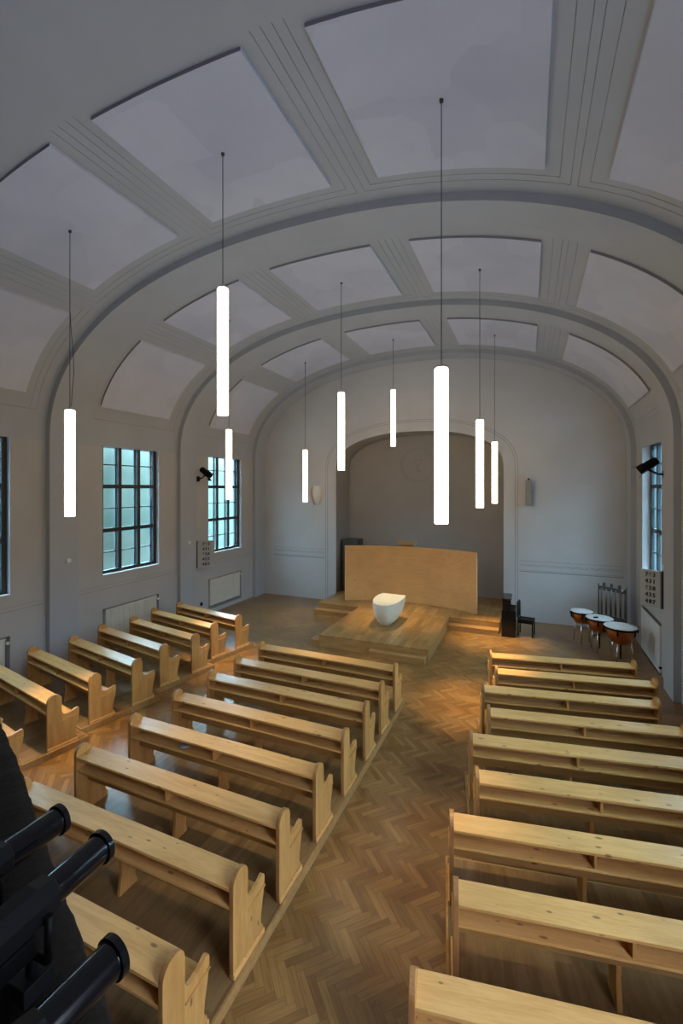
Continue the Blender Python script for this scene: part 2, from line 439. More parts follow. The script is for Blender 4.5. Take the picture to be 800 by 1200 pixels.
struct(b.build('trim_8', M['line']))

# ------------------------------------------------------------------ windows
def window(idx, c, xin, sg):
    y0, y1 = wins(c, sg < 0)
    root = struct(empty('window_%d' % idx, (xin, c, WZ0)))
    W, Hh = (y1 - y0) / 2, WZ1 - WZ0
    oy = (y0 + y1) / 2 - c
    def X(a, b_): return (min(sg * a, sg * b_), max(sg * a, sg * b_))
    def sash(name, d0, d1, mat, bt, mt, thin):
        b = MB(); xa, xb = X(d0, d1)
        b.box(xa, xb, oy - W, oy - W + bt, 0, Hh); b.box(xa, xb, oy + W - bt, oy + W, 0, Hh)
        b.box(xa, xb, oy - W + bt, oy + W - bt, 0, bt); b.box(xa, xb, oy - W + bt, oy + W - bt, Hh - bt, Hh)
        e = 0.006
        for k in (1, 2):
            y = oy - W + 2 * W * k / 3; b.box(xa + e, xb - e, y - mt / 2, y + mt / 2, bt, Hh - bt)
            z = Hh * k / 3; b.box(xa + 2 * e, xb - 2 * e, oy - W + bt, oy + W - bt, z - mt / 2, z + mt / 2)
        for k in range(3):
            z = Hh * (k + 0.5) / 3; xm = (xa + xb) / 2
            b.box(xm - 0.012, xm + 0.012, oy - W + bt, oy + W - bt, z - thin / 2, z + thin / 2)
        return b.build(name, mat, root)
    r = 0.10 if sg < 0 else 0.17
    sash('window_frame', r, r + 0.06, M['frame'], 0.1, 0.095, 0.022)
    sash('outer_frame', 0.235, 0.28, M['frame2'], 0.08, 0.07, 0.02)
    b = MB(); xa, xb = X(r + 0.028, r + 0.032); b.box(xa, xb, oy - W + 0.02, oy + W - 0.02, 0.02, Hh - 0.02); b.build('window_pane', M['glass'], root)
    b = MB(); xa, xb = X(0.255, 0.259); b.box(xa, xb, oy - W + 0.02, oy + W - 0.02, 0.02, Hh - 0.02); b.build('outer_pane', M['glass_teal'], root)
    b = MB(); xa, xb = X(-0.02, r); b.box(xa, xb, oy - W + 0.003, oy + W - 0.003, 0.002, 0.022, 0.004); b.build('window_sill', M['sill'], root)
    # daylight portal: guides sky light through this opening
    L = bpy.data.lights.new('sky_portal_light', 'AREA'); L.shape = 'RECTANGLE'; L.size = Hh; L.size_y = 2 * W
    L.cycles.is_portal = True
    o = bpy.data.objects.new('sky_portal_light', L); COL.objects.link(o)
    o.location = (xin + sg * 0.32, c + oy, WZ0 + Hh / 2); o.rotation_euler = (0, R(-90) if sg > 0 else R(90), 0)
    o.rotation_euler = (0, R(90) * (1 if sg > 0 else -1), 0)
k = 1
for c in BAYS + [0.9]:
    window(k, c, XL, -1); k += 1
for c in BAYS:
    window(k, c, XR, 1); k += 1

# ------------------------------------------------------------------ ceiling panels (thin curved acoustic boards) with incised double frames
def vz(dx, hw, hh): return SP + hh * (1 - min(1, abs(dx) / hw) ** NE) ** (1 / NE)
PANELS = [(-5.80, -4.57, 'lowest on the window side'), (-3.90, -1.95, 'second up on the window side'), (-1.24, 0.81, 'at the crown'), (1.51, 3.56, 'second down on the right side'), (4.22, 5.73, 'lowest on the right side')]
BN = ['near', 'middle', 'far']
lines = MB()
def curve_pts(d0, d1, off, n=14):
    hw, hh = HW + T - off, HH + T - off
    # even steps along the curve by angle
    def par(d):
        s = math.copysign((abs(d) / hw) ** (NE / 2), d); return math.acos(max(-1, min(1, -s)))
    a0, a1 = par(d0), par(d1); out = []
    for i in range(n + 1):
        a = a0 + (a1 - a0) * i / n; c_, s_ = math.cos(a), math.sin(a)
        out.append((XC - hw * math.copysign(abs(c_) ** (2 / NE), c_), SP + hh * abs(s_) ** (2 / NE)))
    return out
for bi, cy in enumerate(BAYS):
    for d0, d1, wh in PANELS:
        y0, y1 = cy - 1.08, cy + 1.06
        inn, out = curve_pts(d0, d1, 0.04), curve_pts(d0, d1, -0.01)
        px, pz = inn[7]
        rr = MB()
        rr.grid([[(x, y, z) for x, z in inn] for y in (y0, y1)], M['panel'], smooth=True)
        e = M['panel_edge_shade']
        rr.grid([[(x, y0, z) for x, z in out], [(x, y0, z) for x, z in inn]], e, smooth=False)
        rr.grid([[(x, y1, z) for x, z in inn], [(x, y1, z) for x, z in out]], M['panel'], smooth=False)
        for q in (0, -1):
            rr.grid([[(inn[q][0], y0, inn[q][1]), (inn[q][0], y1, inn[q][1])], [(out[q][0], y0, out[q][1]), (out[q][0], y1, out[q][1])]], M['panel'], smooth=False)
        o = rr.build('ceiling_panel', M['panel'])
        tag(o, 'white curved ceiling panel of the %s bay, %s' % (BN[bi], wh), 'ceiling panel', 'white panels on the vault')
        # double incised frame
        for g in (0.17, 0.29):
            a0, a1 = max(d0 - g, -5.93), min(d1 + g, 5.93)
            pts = curve_pts(a0, a1, 0.002, 20)
            lines.tube([(x, y1 + g, z) for x, z in pts], 0.0033, 4)
            for q in (0, -1): lines.tube([(pts[q][0], y0 - 0.1, pts[q][1]), (pts[q][0], y1 + g, pts[q][1])], 0.0033, 4)
struct(lines.build('trim_9', M['line']))

# ------------------------------------------------------------------ radiators
def radiator(c, label, sg, xin, z0, z1):
    root = tag(empty('radiator', (xin, c, z0)), label, 'radiator')
    w = 0.80 if sg < 0 else 0.85; h = z1 - z0
    b = MB(); d0 = -sg * 0.0
    n = 26
    if sg < 0:                                         # fluted panel radiators under the left windows
        prof = []
        for i in range(n):
            y = -w + 2 * w * i / n; s_ = 2 * w / n
            prof += [(0.025, y + 0.1 * s_), (0.045, y + 0.3 * s_), (0.045, y + 0.7 * s_), (0.025, y + 0.9 * s_)]
        prof = [(-0.06, -w)] + prof + [(-0.06, w)]
        b.prism([(x - 0.03, y) for x, y in prof], 2, 0.04, h - 0.04)
        b.build('fluted_panel', M['radiator'], root)
        b = MB(); b.box(-0.118, -0.105, -0.874, 0.884, -0.07, h + 0.018); b.build('shade_plate', M['niche'], root)  # added dark plate, stands for the shade in the gap round the radiator
        b = MB(); b.box(-0.10, 0.022, -w, w, h - 0.04, h - 0.005, 0.006); b.build('top_grille', M['radiator'], root)
        b = MB(); b.tube([(0.0, w + 0.02, h - 0.1), (0.05, w + 0.02, h - 0.1)], 0.03, 12); b.build('thermostat_valve', M['white'], root)
    else:
        b.box(-0.03, 0.10, -w, w, 0.03, h - 0.01, 0.006); b.build('front_cover', M['cover'], root)
        b = MB(); b.box(-0.02, 0.09, -w + 0.04, w - 0.04, h - 0.011, h - 0.002); b.build('top_grille', M['niche'], root)
        b = MB(); b.tube([(-0.05, -w - 0.05, 0.16), (0.0, -w - 0.05, 0.16)], 0.025, 12); b.build('thermostat_valve', M['black'], root)
    return root
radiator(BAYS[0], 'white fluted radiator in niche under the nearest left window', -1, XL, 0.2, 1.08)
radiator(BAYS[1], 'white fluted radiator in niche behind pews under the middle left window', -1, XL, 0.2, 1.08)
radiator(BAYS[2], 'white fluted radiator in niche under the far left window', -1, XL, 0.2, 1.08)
radiator(BAYS[2], 'flat white radiator cover on the right wall beside the timpani', 1, XR, 0.0, 1.04)

# ------------------------------------------------------------------ pews
EH, PD = 0.815, 0.46                                  # end height, depth
def end_outline_rear():
    pts = [(0.0, 0.0), (0.0, 0.70)]
    for i in range(0, 13):
        a = math.pi - math.pi * i / 12
        pts.append((0.1 + 0.1 * math.cos(a), 0.715 + 0.10 * math.sin(a)))
    pts += [(0.2, 0.6), (0.2, 0.0)]
    return pts
FRONT = [(0.2, 0.0), (0.2, 0.56), (0.207, 0.52), (0.222, 0.49), (0.245, 0.474), (0.28, 0.467), (0.33, 0.47), (0.375, 0.483), (0.41, 0.498), (0.435, 0.50), (0.45, 0.49),
         (0.457, 0.468), (0.455, 0.42), (0.448, 0.37), (0.436, 0.31), (0.418, 0.24), (0.405, 0.18), (0.40, 0.12), (0.402, 0.085), (0.425, 0.07), (0.43, 0.05), (0.43, 0.0)]
def make_pew(L):
    root = empty('church_pew')
    th = 0.042; hx = L / 2
    for sx in (-1, 1):
        x0, x1 = (hx, hx + th) if sx > 0 else (-hx - th, -hx)
        b = MB(); b.prism(end_outline_rear(), 0, x0, x1, 0.006, M['pine_z']); rim = b.mi(M['pine_edge'])
        for f in b.bm.faces:
            f.normal_update()
            if abs(f.normal.x) < 0.9: f.material_index = rim
        e = b.build('end_panel', M['pine_z'], root)
        b = MB(); i0, i1 = (x0, x1 - 0.006) if sx > 0 else (x0 + 0.006, x1)
        b.prism(FRONT, 0, i0, i1, 0.004); b.build('arm_board', M['pine_z'], e)
        xo = x1 if sx > 0 else x0
        b = MB(); b.prism([(0.205, 0.375), (0.45, 0.395), (0.45, 0.408), (0.205, 0.388)], 0, xo - 0.004, xo + 0.006) if sx > 0 else b.prism([(0.205, 0.375), (0.45, 0.395), (0.45, 0.408), (0.205, 0.388)], 0, xo - 0.006, xo + 0.004)
        b.build('bead_strip', M['pine_z'], e)
        b = MB(); q0, q1 = (xo - 0.002, xo + 0.012) if sx > 0 else (xo - 0.012, xo + 0.002)
        b.box(q0, q1, 0.0, 0.43, 0.0, 0.045, 0.003); b.build('plinth', M['pine'], e)
        # dark edging round the tombstone outline
    b = MB(); b.prism([(0.0, 0.685), (0.22, 0.70), (0.22, 0.723), (0.0, 0.708)], 0, -hx, hx, 0.004); b.build('book_board', M['pine'], root)
    b = MB(); b.box(-hx, hx, 0.004, 0.185, 0.535, 0.557, 0.003); b.build('book_shelf', M['pine'], root)
    b = MB(); b.box(-0.012, 0.012, 0.015, 0.18, 0.557, 0.69); b.build('shelf_divider', M['pine_z'], root)
    b = MB(); b.prism([(0.185, 0.69), (0.208, 0.69), (0.178, 0.355), (0.155, 0.355)], 0, -hx, hx, 0.003); b.build('backrest', M['pine_shade'], root)
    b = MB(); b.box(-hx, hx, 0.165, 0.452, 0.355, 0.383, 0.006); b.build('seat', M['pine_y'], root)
    b = MB(); b.prism([(0.18, 0.355), (0.40, 0.355), (0.36, 0.2), (0.345, 0.1), (0.37, 0.0), (0.16, 0.0), (0.19, 0.2)], 0, -0.06, -0.022, 0.003); b.build('support_leg', M['pine_z'], root)
    return root
def put_pew(proto, first, inner, side, L, ang, label, group, z=0.1):
    """inner = front edge of the book board at its 'side' end"""
    o = proto if first else copy_tree(proto)
    a = R(ang); lx, ly = side * L / 2, 0.22
    o.location = (inner[0] - (lx * math.cos(a) - ly * math.sin(a)), inner[1] - (lx * math.sin(a) + ly * math.cos(a)), z)
    o.rotation_euler = (0, 0, a)
    tag(o, label, 'pew', group); return o
ORD = ['first', 'second', 'third', 'fourth', 'fifth', 'sixth', 'seventh', 'eighth', 'ninth']
# middle-left block
LL = 2.75; pl = make_pew(LL)
for i, y in enumerate([7.79, 6.99, 6.25, 5.45, 4.65, 3.87, 3.16, 2.42]):
    put_pew(pl, i == 0, (-2.20, y), 1, LL, -0.7, 'long pine pew of the middle block left of the aisle, %s from the altar' % ORD[i], 'long pine pews of the middle block')
# block by the left wall, turned towards the altar
WL = 2.24; pw = make_pew(WL); wa = -11.0
WING = [p for i in range(4) for p in ((-6.545, 9.24 - 1.535 * i), (-6.675, 8.49 - 1.535 * i))]
for i, p in enumerate(WING):
    put_pew(pw, i == 0, p, 1, WL, wa, 'short pine pew of the block beside the left wall, %s from the altar' % ORD[i], 'short pine pews along the left wall')
# right-hand block, turned the other way
RL = 2.41; pr = make_pew(RL); ra = 10.0
for i in range(9):
    p = (-0.685, 9.11 - 1.545 * (i // 2)) if i % 2 == 0 else (-0.535, 8.36 - 1.545 * (i // 2))
    put_pew(pr, i == 0, p, -1, RL, ra, 'pine pew of the block right of the aisle, %s from the altar' % ORD[i], 'pine pews of the right block')

# low platforms the pews stand on
def platform(name, pts, label, group, z=0.1):
    b = MB(); c = (sum(p[0] for p in pts) / 4, sum(p[1] for p in pts) / 4)
    o = None
    a = math.atan2(pts[1][1] - pts[0][1], pts[1][0] - pts[0][0])
    root = tag(empty(name, (c[0], c[1], 0), a), label, 'platform', group)
    m = Matrix.Rotation(-a, 2)
    q = [m @ Vector((p[0] - c[0], p[1] - c[1])) for p in pts]
    x0, x1, y0, y1 = min(v.x for v in q), max(v.x for v in q), min(v.y for v in q), max(v.y for v in q)
    b.box(x0 + 0.02, x1 - 0.02, y0 + 0.02, y1 - 0.02, z - 0.03, z, 0.0); b.build('deck', M['deck'], root)
    e = MB()
    e.box(x0, x0 + 0.02, y0, y1, 0, z, 0.003); e.box(x1 - 0.02, x1, y0, y1, 0, z, 0.003)
    e.box(x0 + 0.02, x1 - 0.02, y0, y0 + 0.02, 0, z, 0.003); e.box(x0 + 0.02, x1 - 0.02, y1 - 0.02, y1, 0, z, 0.003)
    e.build('edge_board', M['oakx'], root)
    return root
platform('pew_platform', [(-5.02, 1.9), (-2.125, 1.9), (-2.125, 8.1), (-5.02, 8.1)], 'low wooden platform under the long pews of the middle block', 'low pew platforms')
def rot_platform(inner, side, L, ang, label, n=2, ref=0.22):
    a = R(ang); ux, uy = Vector((math.cos(a), math.sin(a))), Vector((-math.sin(a), math.cos(a)))
    P = Vector(inner)                                   # board front at the aisle end of the front pew of the pair
    q0 = P + ux * side * 0.075 - uy * ref               # outer end, rear line of the front pew
    far = q0 - ux * side * (L + 0.15)
    y1, y0 = 0.58, -0.905 if n == 2 else -0.2
    A, B_ = (far, q0) if side > 0 else (q0, far)
    pts = [A + uy * y0, B_ + uy * y0, B_ + uy * y1, A + uy * y1]
    return platform('pew_platform', [(v.x, v.y) for v in pts], label, 'low pew platforms')
PN = ['front', 'second', 'third', 'nearest']
for i in range(0, 8, 2):
    rot_platform(WING[i], 1, WL, wa, 'low wooden platform under the %s pair of pews by the left wall' % PN[i // 2])
PN = ['front', 'second', 'third', 'fourth', 'nearest']
for i in range(0, 9, 2):
    rot_platform((-0.685, 9.11 - 1.545 * (i // 2)), -1, RL, ra, 'low wooden platform under the %s pews of the right block' % PN[i // 2])
# something small and grey left on a shelf
b = MB(); b.lathe([(0.0, 0), (0.035, 0.004), (0.045, 0.02), (0.03, 0.036), (0.0, 0.04)], 16, mtx=Matrix.Scale(1.7, 4, (1, 0, 0)))
o = b.build('pouch', M['grey'], None, (-4.10, 4.53, 0.660), 0.4); tag(o, 'small grey pouch left on the book shelf of a middle block pew', 'pouch')

# ------------------------------------------------------------------ dais, steps, screen, altar
def slab(name, x0, x1, y0, y1, z0, z1, mat, label, cat, nose=0.035):
    root = tag(empty(name, ((x0 + x1) / 2, (y0 + y1) / 2, z0)), label, cat)
    hx, hy, h = (x1 - x0) / 2, (y1 - y0) / 2, z1 - z0
    b = MB(); b.box(-hx, hx, -hy, hy, h - nose, h, 0.004); b.build('top_board', mat, root)
    b = MB(); b.box(-hx + 0.004, hx - 0.004, -hy + 0.004, hy - 0.004, 0, h - nose); b.build('riser', M['oakx'], root)
    return root
slab('altar_dais', -4.90, -2.13, 10.22, 13.06, 0, 0.30, M['oak'], 'square oak dais the altar stands on', 'dais')
slab('stage', -6.29, -0.75, 13.06, YE, 0, 0.30, M['oak'], 'oak stage filling the arched niche behind the altar', 'stage')
slab('step', -6.31, -4.905, 12.78, 13.055, 0, 0.15, M['oakx'], 'oak step left of the altar dais in front of the stage', 'step')
slab('step', -2.125, -0.77, 12.78, 13.055, 0, 0.15, M['oakx'], 'oak step right of the altar dais in front of the stage', 'step')
slab('step', -3.52, -2.17, 10.03, 10.215, 0, 0.15, M['oakx'], 'small oak step at the front right edge of the dais', 'step')
slab('step', -5.17, -4.905, 10.26, 10.62, 0, 0.14, M['oakx'], 'low oak block jutting out at the left corner of the dais', 'step')
# curved screen: arc through its two ends and its middle
def arc3(p0, p1, p2, n):
    ax, ay, bx, by, cx_, cy_ = *p0, *p1, *p2
    d = 2 * (ax * (by - cy_) + bx * (cy_ - ay) + cx_ * (ay - by))
    ux = ((ax * ax + ay * ay) * (by - cy_) + (bx * bx + by * by) * (cy_ - ay) + (cx_ * cx_ + cy_ * cy_) * (ay - by)) / d
    uy = ((ax * ax + ay * ay) * (cx_ - bx) + (bx * bx + by * by) * (ax - cx_) + (cx_ * cx_ + cy_ * cy_) * (bx - ax)) / d
    r = math.hypot(ax - ux, ay - uy); a0, a1 = math.atan2(ay - uy, ax - ux), math.atan2(cy_ - uy, cx_ - ux)
    return (ux, uy), r, a0, a1
(c_, r_, a0, a1) = arc3((-5.61, 13.68), (-3.54, 14.20), (-1.43, 13.64), 40)
inn = [(c_[0] + r_ * math.cos(a0 + (a1 - a0) * i / 40), c_[1] + r_ * math.sin(a0 + (a1 - a0) * i / 40)) for i in range(41)]
out = [(c_[0] + (r_ + 0.05) * math.cos(a0 + (a1 - a0) * i / 40), c_[1] + (r_ + 0.05) * math.sin(a0 + (a1 - a0) * i / 40)) for i in range(41)]
b = MB(); b.prism([(x + 3.54, y - 14.0) for x, y in inn] + [(x + 3.54, y - 14.0) for x, y in out[::-1]], 2, 0.0, 1.80)
o = b.build('curved_screen', M['veneer'], None, (-3.54, 14.0, 0.30)); tag(o, 'broad curved wooden screen standing on the stage behind the altar', 'screen')
# wooden cabinet behind the screen, only its top shows
root = tag(empty('lectern', (-3.9, 15.1, 0.3)), 'wooden lectern mostly hidden behind the curved screen, top edge showing', 'lectern')
b = MB(); b.prism([(-0.22, 1.76), (0.22, 1.82), (0.22, 1.85), (-0.22, 1.79)], 0, -0.33, 0.33, 0.004); b.build('reading_board', M['pine'], root)
b = MB(); b.box(-0.2, 0.2, -0.12, 0.12, 0.0, 1.77, 0.004); b.build('stand', M['pine_z'], root)
# dark cabinet at the left end of the screen
root = tag(empty('cupboard', (-5.93, 15.2, 0.3)), 'dark grey cupboard in the niche behind the left end of the screen', 'cupboard')
b = MB(); b.box(-0.3, 0.3, -0.28, 0.28, 0.0, 1.86, 0.01); b.build('body', M['boardd'], root)
b = MB(); b.box(-0.28, 0.28, -0.295, -0.282, 0.25, 1.82, 0.004); d = b.build('door', M['boardd'], root)
b = MB(); b.box(0.2, 0.215, -0.32, -0.295, 0.95, 1.1, 0.003); b.build('handle', M['black'], d)

# altar: half egg with a straight back edge
TOPO = [(-3.935, 12.52), (-3.99, 12.30), (-4.0, 12.05), (-3.975, 11.78), (-3.92, 11.55), (-3.83, 11.34), (-3.72, 11.21), (-3.58, 11.17), (-3.44, 11.2), (-3.33, 11.32), (-3.26, 11.5), (-3.22, 11.75), (-3.205, 12.05), (-3.22, 12.3), (-3.26, 12.50)]
def altar():
    root = tag(empty('altar', (-3.59, 11.72, 0.30)), 'pale stone altar shaped like a halved egg on the oak dais', 'altar')
    cx_, cy_ = -3.59, 11.72; Hh = 0.63
    t = [(x - cx_, y - cy_) for x, y in TOPO]
    # resample finer
    pts = []
    n = len(t)
    for i in range(n):
        p0, p1, p2, p3 = (t[(i - 1) % n], t[i], t[(i + 1) % n], t[(i + 2) % n])
        if i == n - 1:
            for q in range(5): pts.append((p1[0] + (p2[0] - p1[0]) * q / 5, p1[1] + (p2[1] - p1[1]) * q / 5))
            continue
        if i == 0: p0 = (2 * p1[0] - p2[0], 2 * p1[1] - p2[1])
        if i == n - 2: p3 = (2 * p2[0] - p1[0], 2 * p2[1] - p1[1])
        for q in range(4):
            u = q / 4
            pts.append(tuple(0.5 * (2 * p1[k] + (p2[k] - p0[k]) * u + (2 * p0[k] - 5 * p1[k] + 4 * p2[k] - p3[k]) * u * u + (3 * p1[k] - p0[k] - 3 * p2[k] + p3[k]) * u ** 3) for k in (0, 1)))
    b = MB(); rows = []
    for i in range(15):
        z = i / 14
        s_ = 0.27 + 0.73 * (1 - (1 - z) ** 2.2) ** 0.68
        rows.append([(x * s_, y * s_ - 0.03 * (1 - z), z * Hh) for x, y in pts])
    b.grid(rows, closed=True)
    bm = bmesh.new(); bm.faces.new([bm.verts.new(p) for p in rows[0][::-1]]); b.add(bm)
    b.build('body', M['stone'], root)
    b = MB(); b.prism([(x * 1.0, y * 1.0) for x, y in pts], 2, Hh, Hh + 0.012); b.build('table_top', M['stone'], root)
altar()

# ------------------------------------------------------------------ pendants
def make_pendant():
    root = empty('pendant_lamp'); root['category'] = 'lamp'
    b = MB(); b.lathe([(0.0, 0.0), (0.066, 0.0), (0.07, 0.006), (0.07, 1.60), (0.064, 1.61), (0.0, 1.61)], 32); t = b.build('tube', M['tube'], root)
    b = MB(); b.lathe([(0.0, 1.61), (0.058, 1.61), (0.058, 1.635), (0.012, 1.64), (0.01, 1.68), (0.0, 1.68)], 24); b.build('top_cap', M['metal'], root)
    return root
pend = make_pendant()
lamps = [pend] + [copy_tree(pend) for _ in range(8)]
GX = [(-6.43, 'left'), (-3.60, 'middle'), (-0.84, 'right')]; GY = [(4.68, 'nearest'), (8.58, 'second'), (12.42, 'farthest')]
PZ = {(0, 0): 3.57, (0, 1): 4.93, (0, 2): 3.63, (1, 0): 3.74, (1, 1): 4.37, (1, 2): 3.64, (2, 0): 3.57, (2, 1): 5.20, (2, 2): 3.60}
k = 0
for iy, (y, ny) in enumerate(GY):
    for ix, (x, nx) in enumerate(GX):
        o = lamps[k]; k += 1
        z = PZ[(iy, ix)]
        o.location = (x, y, z)
        tag(o, 'tall glowing tube pendant, %s in the %s of three rows of lamps' % (ny, nx), 'lamp', 'glowing tube pendants')
        L = bpy.data.lights.new('downlight', 'SPOT'); L.energy = ((210, 110, 80), (330, 210, 330), (50, 300, 400))[iy][ix]; L.color = (1.0, 0.72, 0.36); L.spot_size = R(46); L.spot_blend = 1.0; L.shadow_soft_size = 0.055
        lo = bpy.data.objects.new('downlight', L); COL.objects.link(lo); lo.location = (x, y, z - 0.03)
        zc = vz(x - XC, HW + T - 0.05, HH + T - 0.05) - z
        b = MB(); b.tube([(0, 0, 1.67), (0, 0, zc)], 0.0055, 6)
        if (iy, ix) == (0, 0):
            b.tube([(0.02, 0.01, 1.67), (0.035, 0.01, 1.9), (0.085, 0.0, 2.15), (0.08, 0.0, 2.4), (0.03, 0.0, 2.8), (0.005, 0, 3.1)], 0.005, 6)
        b.build('cable', M['cable'], o)
        b = MB(); b.lathe([(0.0, zc - 0.02), (0.02, zc - 0.018), (0.024, zc + 0.02), (0.0, zc + 0.03)], 16); b.build('ceiling_rose', M['cable'], o)

# ------------------------------------------------------------------ hymn boards
def text_mesh(txt, size, depth=0.004):
    cu = bpy.data.curves.new('digits', 'FONT'); cu.body = txt; cu.size = size; cu.align_x = 'CENTER'; cu.align_y = 'CENTER'
    cu.extrude = depth; cu.offset = 0.004; cu.space_character = 1.3
    o = bpy.data.objects.new('digits', cu); COL.objects.link(o)
    me = bpy.data.meshes.new_from_object(o.evaluated_get(bpy.context.evaluated_depsgraph_get()))
    bpy.data.objects.remove(o); bpy.data.curves.remove(cu); return me
def hymn_board(loc, rz, label, z, h=0.82, w=0.50, side=-1):
    root = tag(empty('hymn_board', (loc[0], loc[1], z), rz), label, 'hymn board', 'grey hymn number boards')
    b = MB(); b.box(-w / 2, w / 2, 0, 0.05, 0, h, 0.004); b.build('board', M['boardm'], root)
    b = MB(); xs = side * (w / 2 + 0.012); b.box(xs - 0.014, xs + 0.014, -0.012, 0.062, -0.005, h + 0.005, 0.003); b.build('side_rail', M['boardd'], root)
    for i, tx in enumerate(['763', '431', '628', '435', '487']):
        zc = h - 0.10 - i * (h - 0.2) / 4.0
        me = text_mesh(tx, 0.118); me.materials.append(M['digit'])
        o = bpy.data.objects.new('number_row', me); COL.objects.link(o); o.parent = root
        o.location = (0.0, -0.003, zc); o.rotation_euler = (R(90), 0, 0)
        b = MB(); b.box(-w / 2 + 0.05, w / 2 - 0.05, -0.008, 0.001, zc - 0.072, zc - 0.064); b.build('ledge', M['boardm'], root)
    return root
# each board stands out from its wall at an angle, facing the pews
hymn_board((-9.185, 11.12), R(45), 'grey board of black hymn numbers beside the far left window', 1.56)
hymn_board((2.40, 11.455), R(-45), 'grey board of black hymn numbers on the right wall above the radiator', 1.46, 0.78, 0.43, 1)

# small wall boxes
for (x, y, z, lb) in ((XC - HW, 6.70, 2.42, 'small white box on the near left pilaster'), (XC - HW, 10.45, 2.39, 'small white box on the far left pilaster')):
    b = MB(); b.box(0, 0.045, -0.05, 0.05, -0.045, 0.045, 0.012); o = b.build('wall_sensor', M['white'], None, (x, y, z)); tag(o, lb, 'wall sensor')
b = MB(); b.box(-0.06, 0, -0.04, 0.04, -0.05, 0.05, 0.01); o = b.build('wall_sensor', M['white'], None, (XR, 11.13, 2.36)); tag(o, 'small white box on the right wall above the hymn board', 'wall sensor')
b = MB(); b.box(0, 0.02, -0.05, 0.05, -0.05, 0.05, 0.005); o = b.build('wall_socket', M['black'], None, (XL, 11.15, 0.40)); tag(o, 'small black socket low on the left wall beside the far radiator', 'socket')

# ------------------------------------------------------------------ wall spotlights
def spot(loc, target, label, wall_dir):
    root = tag(empty('spotlight', loc), label, 'spotlight')
    d = (Vector(target) - Vector(loc)).normalized()
    q = d.to_track_quat('Z', 'Y').to_matrix().to_4x4()
    off = Vector((-wall_dir * 0.30, 0, 0.06))
    m = Matrix.Translation(off) @ q
    b = MB(); b.lathe([(0.0, -0.2), (0.06, -0.2), (0.09, -0.16), (0.09, 0.05), (0.10, 0.06), (0.10, 0.2), (0.092, 0.2), (0.085, 0.08), (0, 0.08)], 20, mtx=m); h = b.build('housing', M['black'], root)
    b = MB(); b.lathe([(0.0, 0.085), (0.078, 0.085), (0.078, 0.09), (0.0, 0.09)], 20, mtx=m); b.build('lens', M['lens'], h)
    for s_ in (-1, 1):                                   # barn doors
        bm = bmesh.new(); v = [bm.verts.new(p) for p in ((-0.09, s_ * 0.10, 0.19), (0.09, s_ * 0.10, 0.19), (0.10, s_ * 0.125, 0.27), (-0.10, s_ * 0.125, 0.27))]
        bm.faces.new(v); g = bmesh.ops.extrude_face_region(bm, geom=bm.faces[:]); bmesh.ops.translate(bm, vec=(0, s_ * 0.006, 0.003), verts=[e for e in g['geom'] if isinstance(e, bmesh.types.BMVert)])
        b = MB(); b.add(bm, mtx=m); b.build('barn_door', M['black'], h)
    b = MB(); b.tube([(0.0, 0, -0.14), (-wall_dir * 0.14, 0, -0.12), tuple(off + Vector((0, 0, -0.09)))], 0.022, 8)
    b.tube([tuple(off + Vector((0, -0.11, -0.02))), tuple(off + Vector((0, -0.1, -0.1))), tuple(off + Vector((0, 0.1, -0.1))), tuple(off + Vector((0, 0.11, -0.02)))], 0.012, 6)
    b.build('bracket', M['black'], root)
    b = MB(); x0, x1 = sorted((0, -wall_dir * 0.03)); b.box(x0, x1, -0.06, 0.06, -0.22, -0.06, 0.005); b.build('wall_plate', M['black'], root)
    return root
spot((XL, 11.0, 4.42), (-3.5, 11.8, 0.4), 'black wall spotlight left of the far left window', -1)
spot((XR, 11.2, 4.42), (-3.2, 12.0, 0.5), 'black wall spotlight on the right wall by the window', 1)

# ------------------------------------------------------------------ wall loudspeakers
root = tag(empty('loudspeaker', (-0.02, YB, 3.50)), 'slim grey column loudspeaker right of the niche', 'loudspeaker')
b = MB(); b.box(-0.09, 0.09, -0.24, -0.06, 0.0, 0.74, 0.008); b.build('cabinet', M['grey'], root)
b = MB(); b.box(-0.078, 0.078, -0.248, -0.239, 0.03, 0.44, 0.003); b.build('grille', M['grey'], root)
b = MB(); b.box(-0.03, 0.03, -0.07, 0.0, 0.3, 0.42); b.box(-0.03, 0.03, -0.18, -0.1, 0.74, 0.79, 0.01); b.build('bracket', M['black'], root)
root = tag(empty('wall_lamp', (-7.06, YB, 3.42)), 'pale curved shell lamp on the end wall left of the niche', 'wall lamp')
b = MB(); rows = []
for i in range(15):
    t = i / 14; z = 0.66 * t; wd = 0.02 + 0.145 * math.sin(math.pi * (0.08 + 0.62 * t)); dp = 0.05 + 0.17 * math.sin(math.pi * (0.05 + 0.75 * t))
    rows.append([(wd * math.cos(a_), -dp * math.sin(a_), z) for a_ in [math.pi * q / 12 for q in range(13)]])
b.grid(rows); bm = bmesh.new(); bm.faces.new([bm.verts.new(p) for p in rows[-1]]); b.add(bm); b.build('shell', M['white'], root)
b = MB(); cr = [(-(0.03 + 0.15 * math.sin(math.pi * (0.08 + 0.62 * i / 14))) , -0.12, 0.66 * i / 14 - 0.02) for i in range(15)]
b.tube(cr, [0.02 + 0.022 * math.sin(math.pi * i / 14) for i in range(15)], 8); b.build('wooden_rim', M['pine_z'], root)
b = MB(); b.box(0.05, 0.13, -0.09, -0.02, 0.42, 0.62, 0.01); b.box(0.065, 0.115, -0.11, -0.06, 0.48, 0.56); b.build('lamp_socket', M['black'], root)

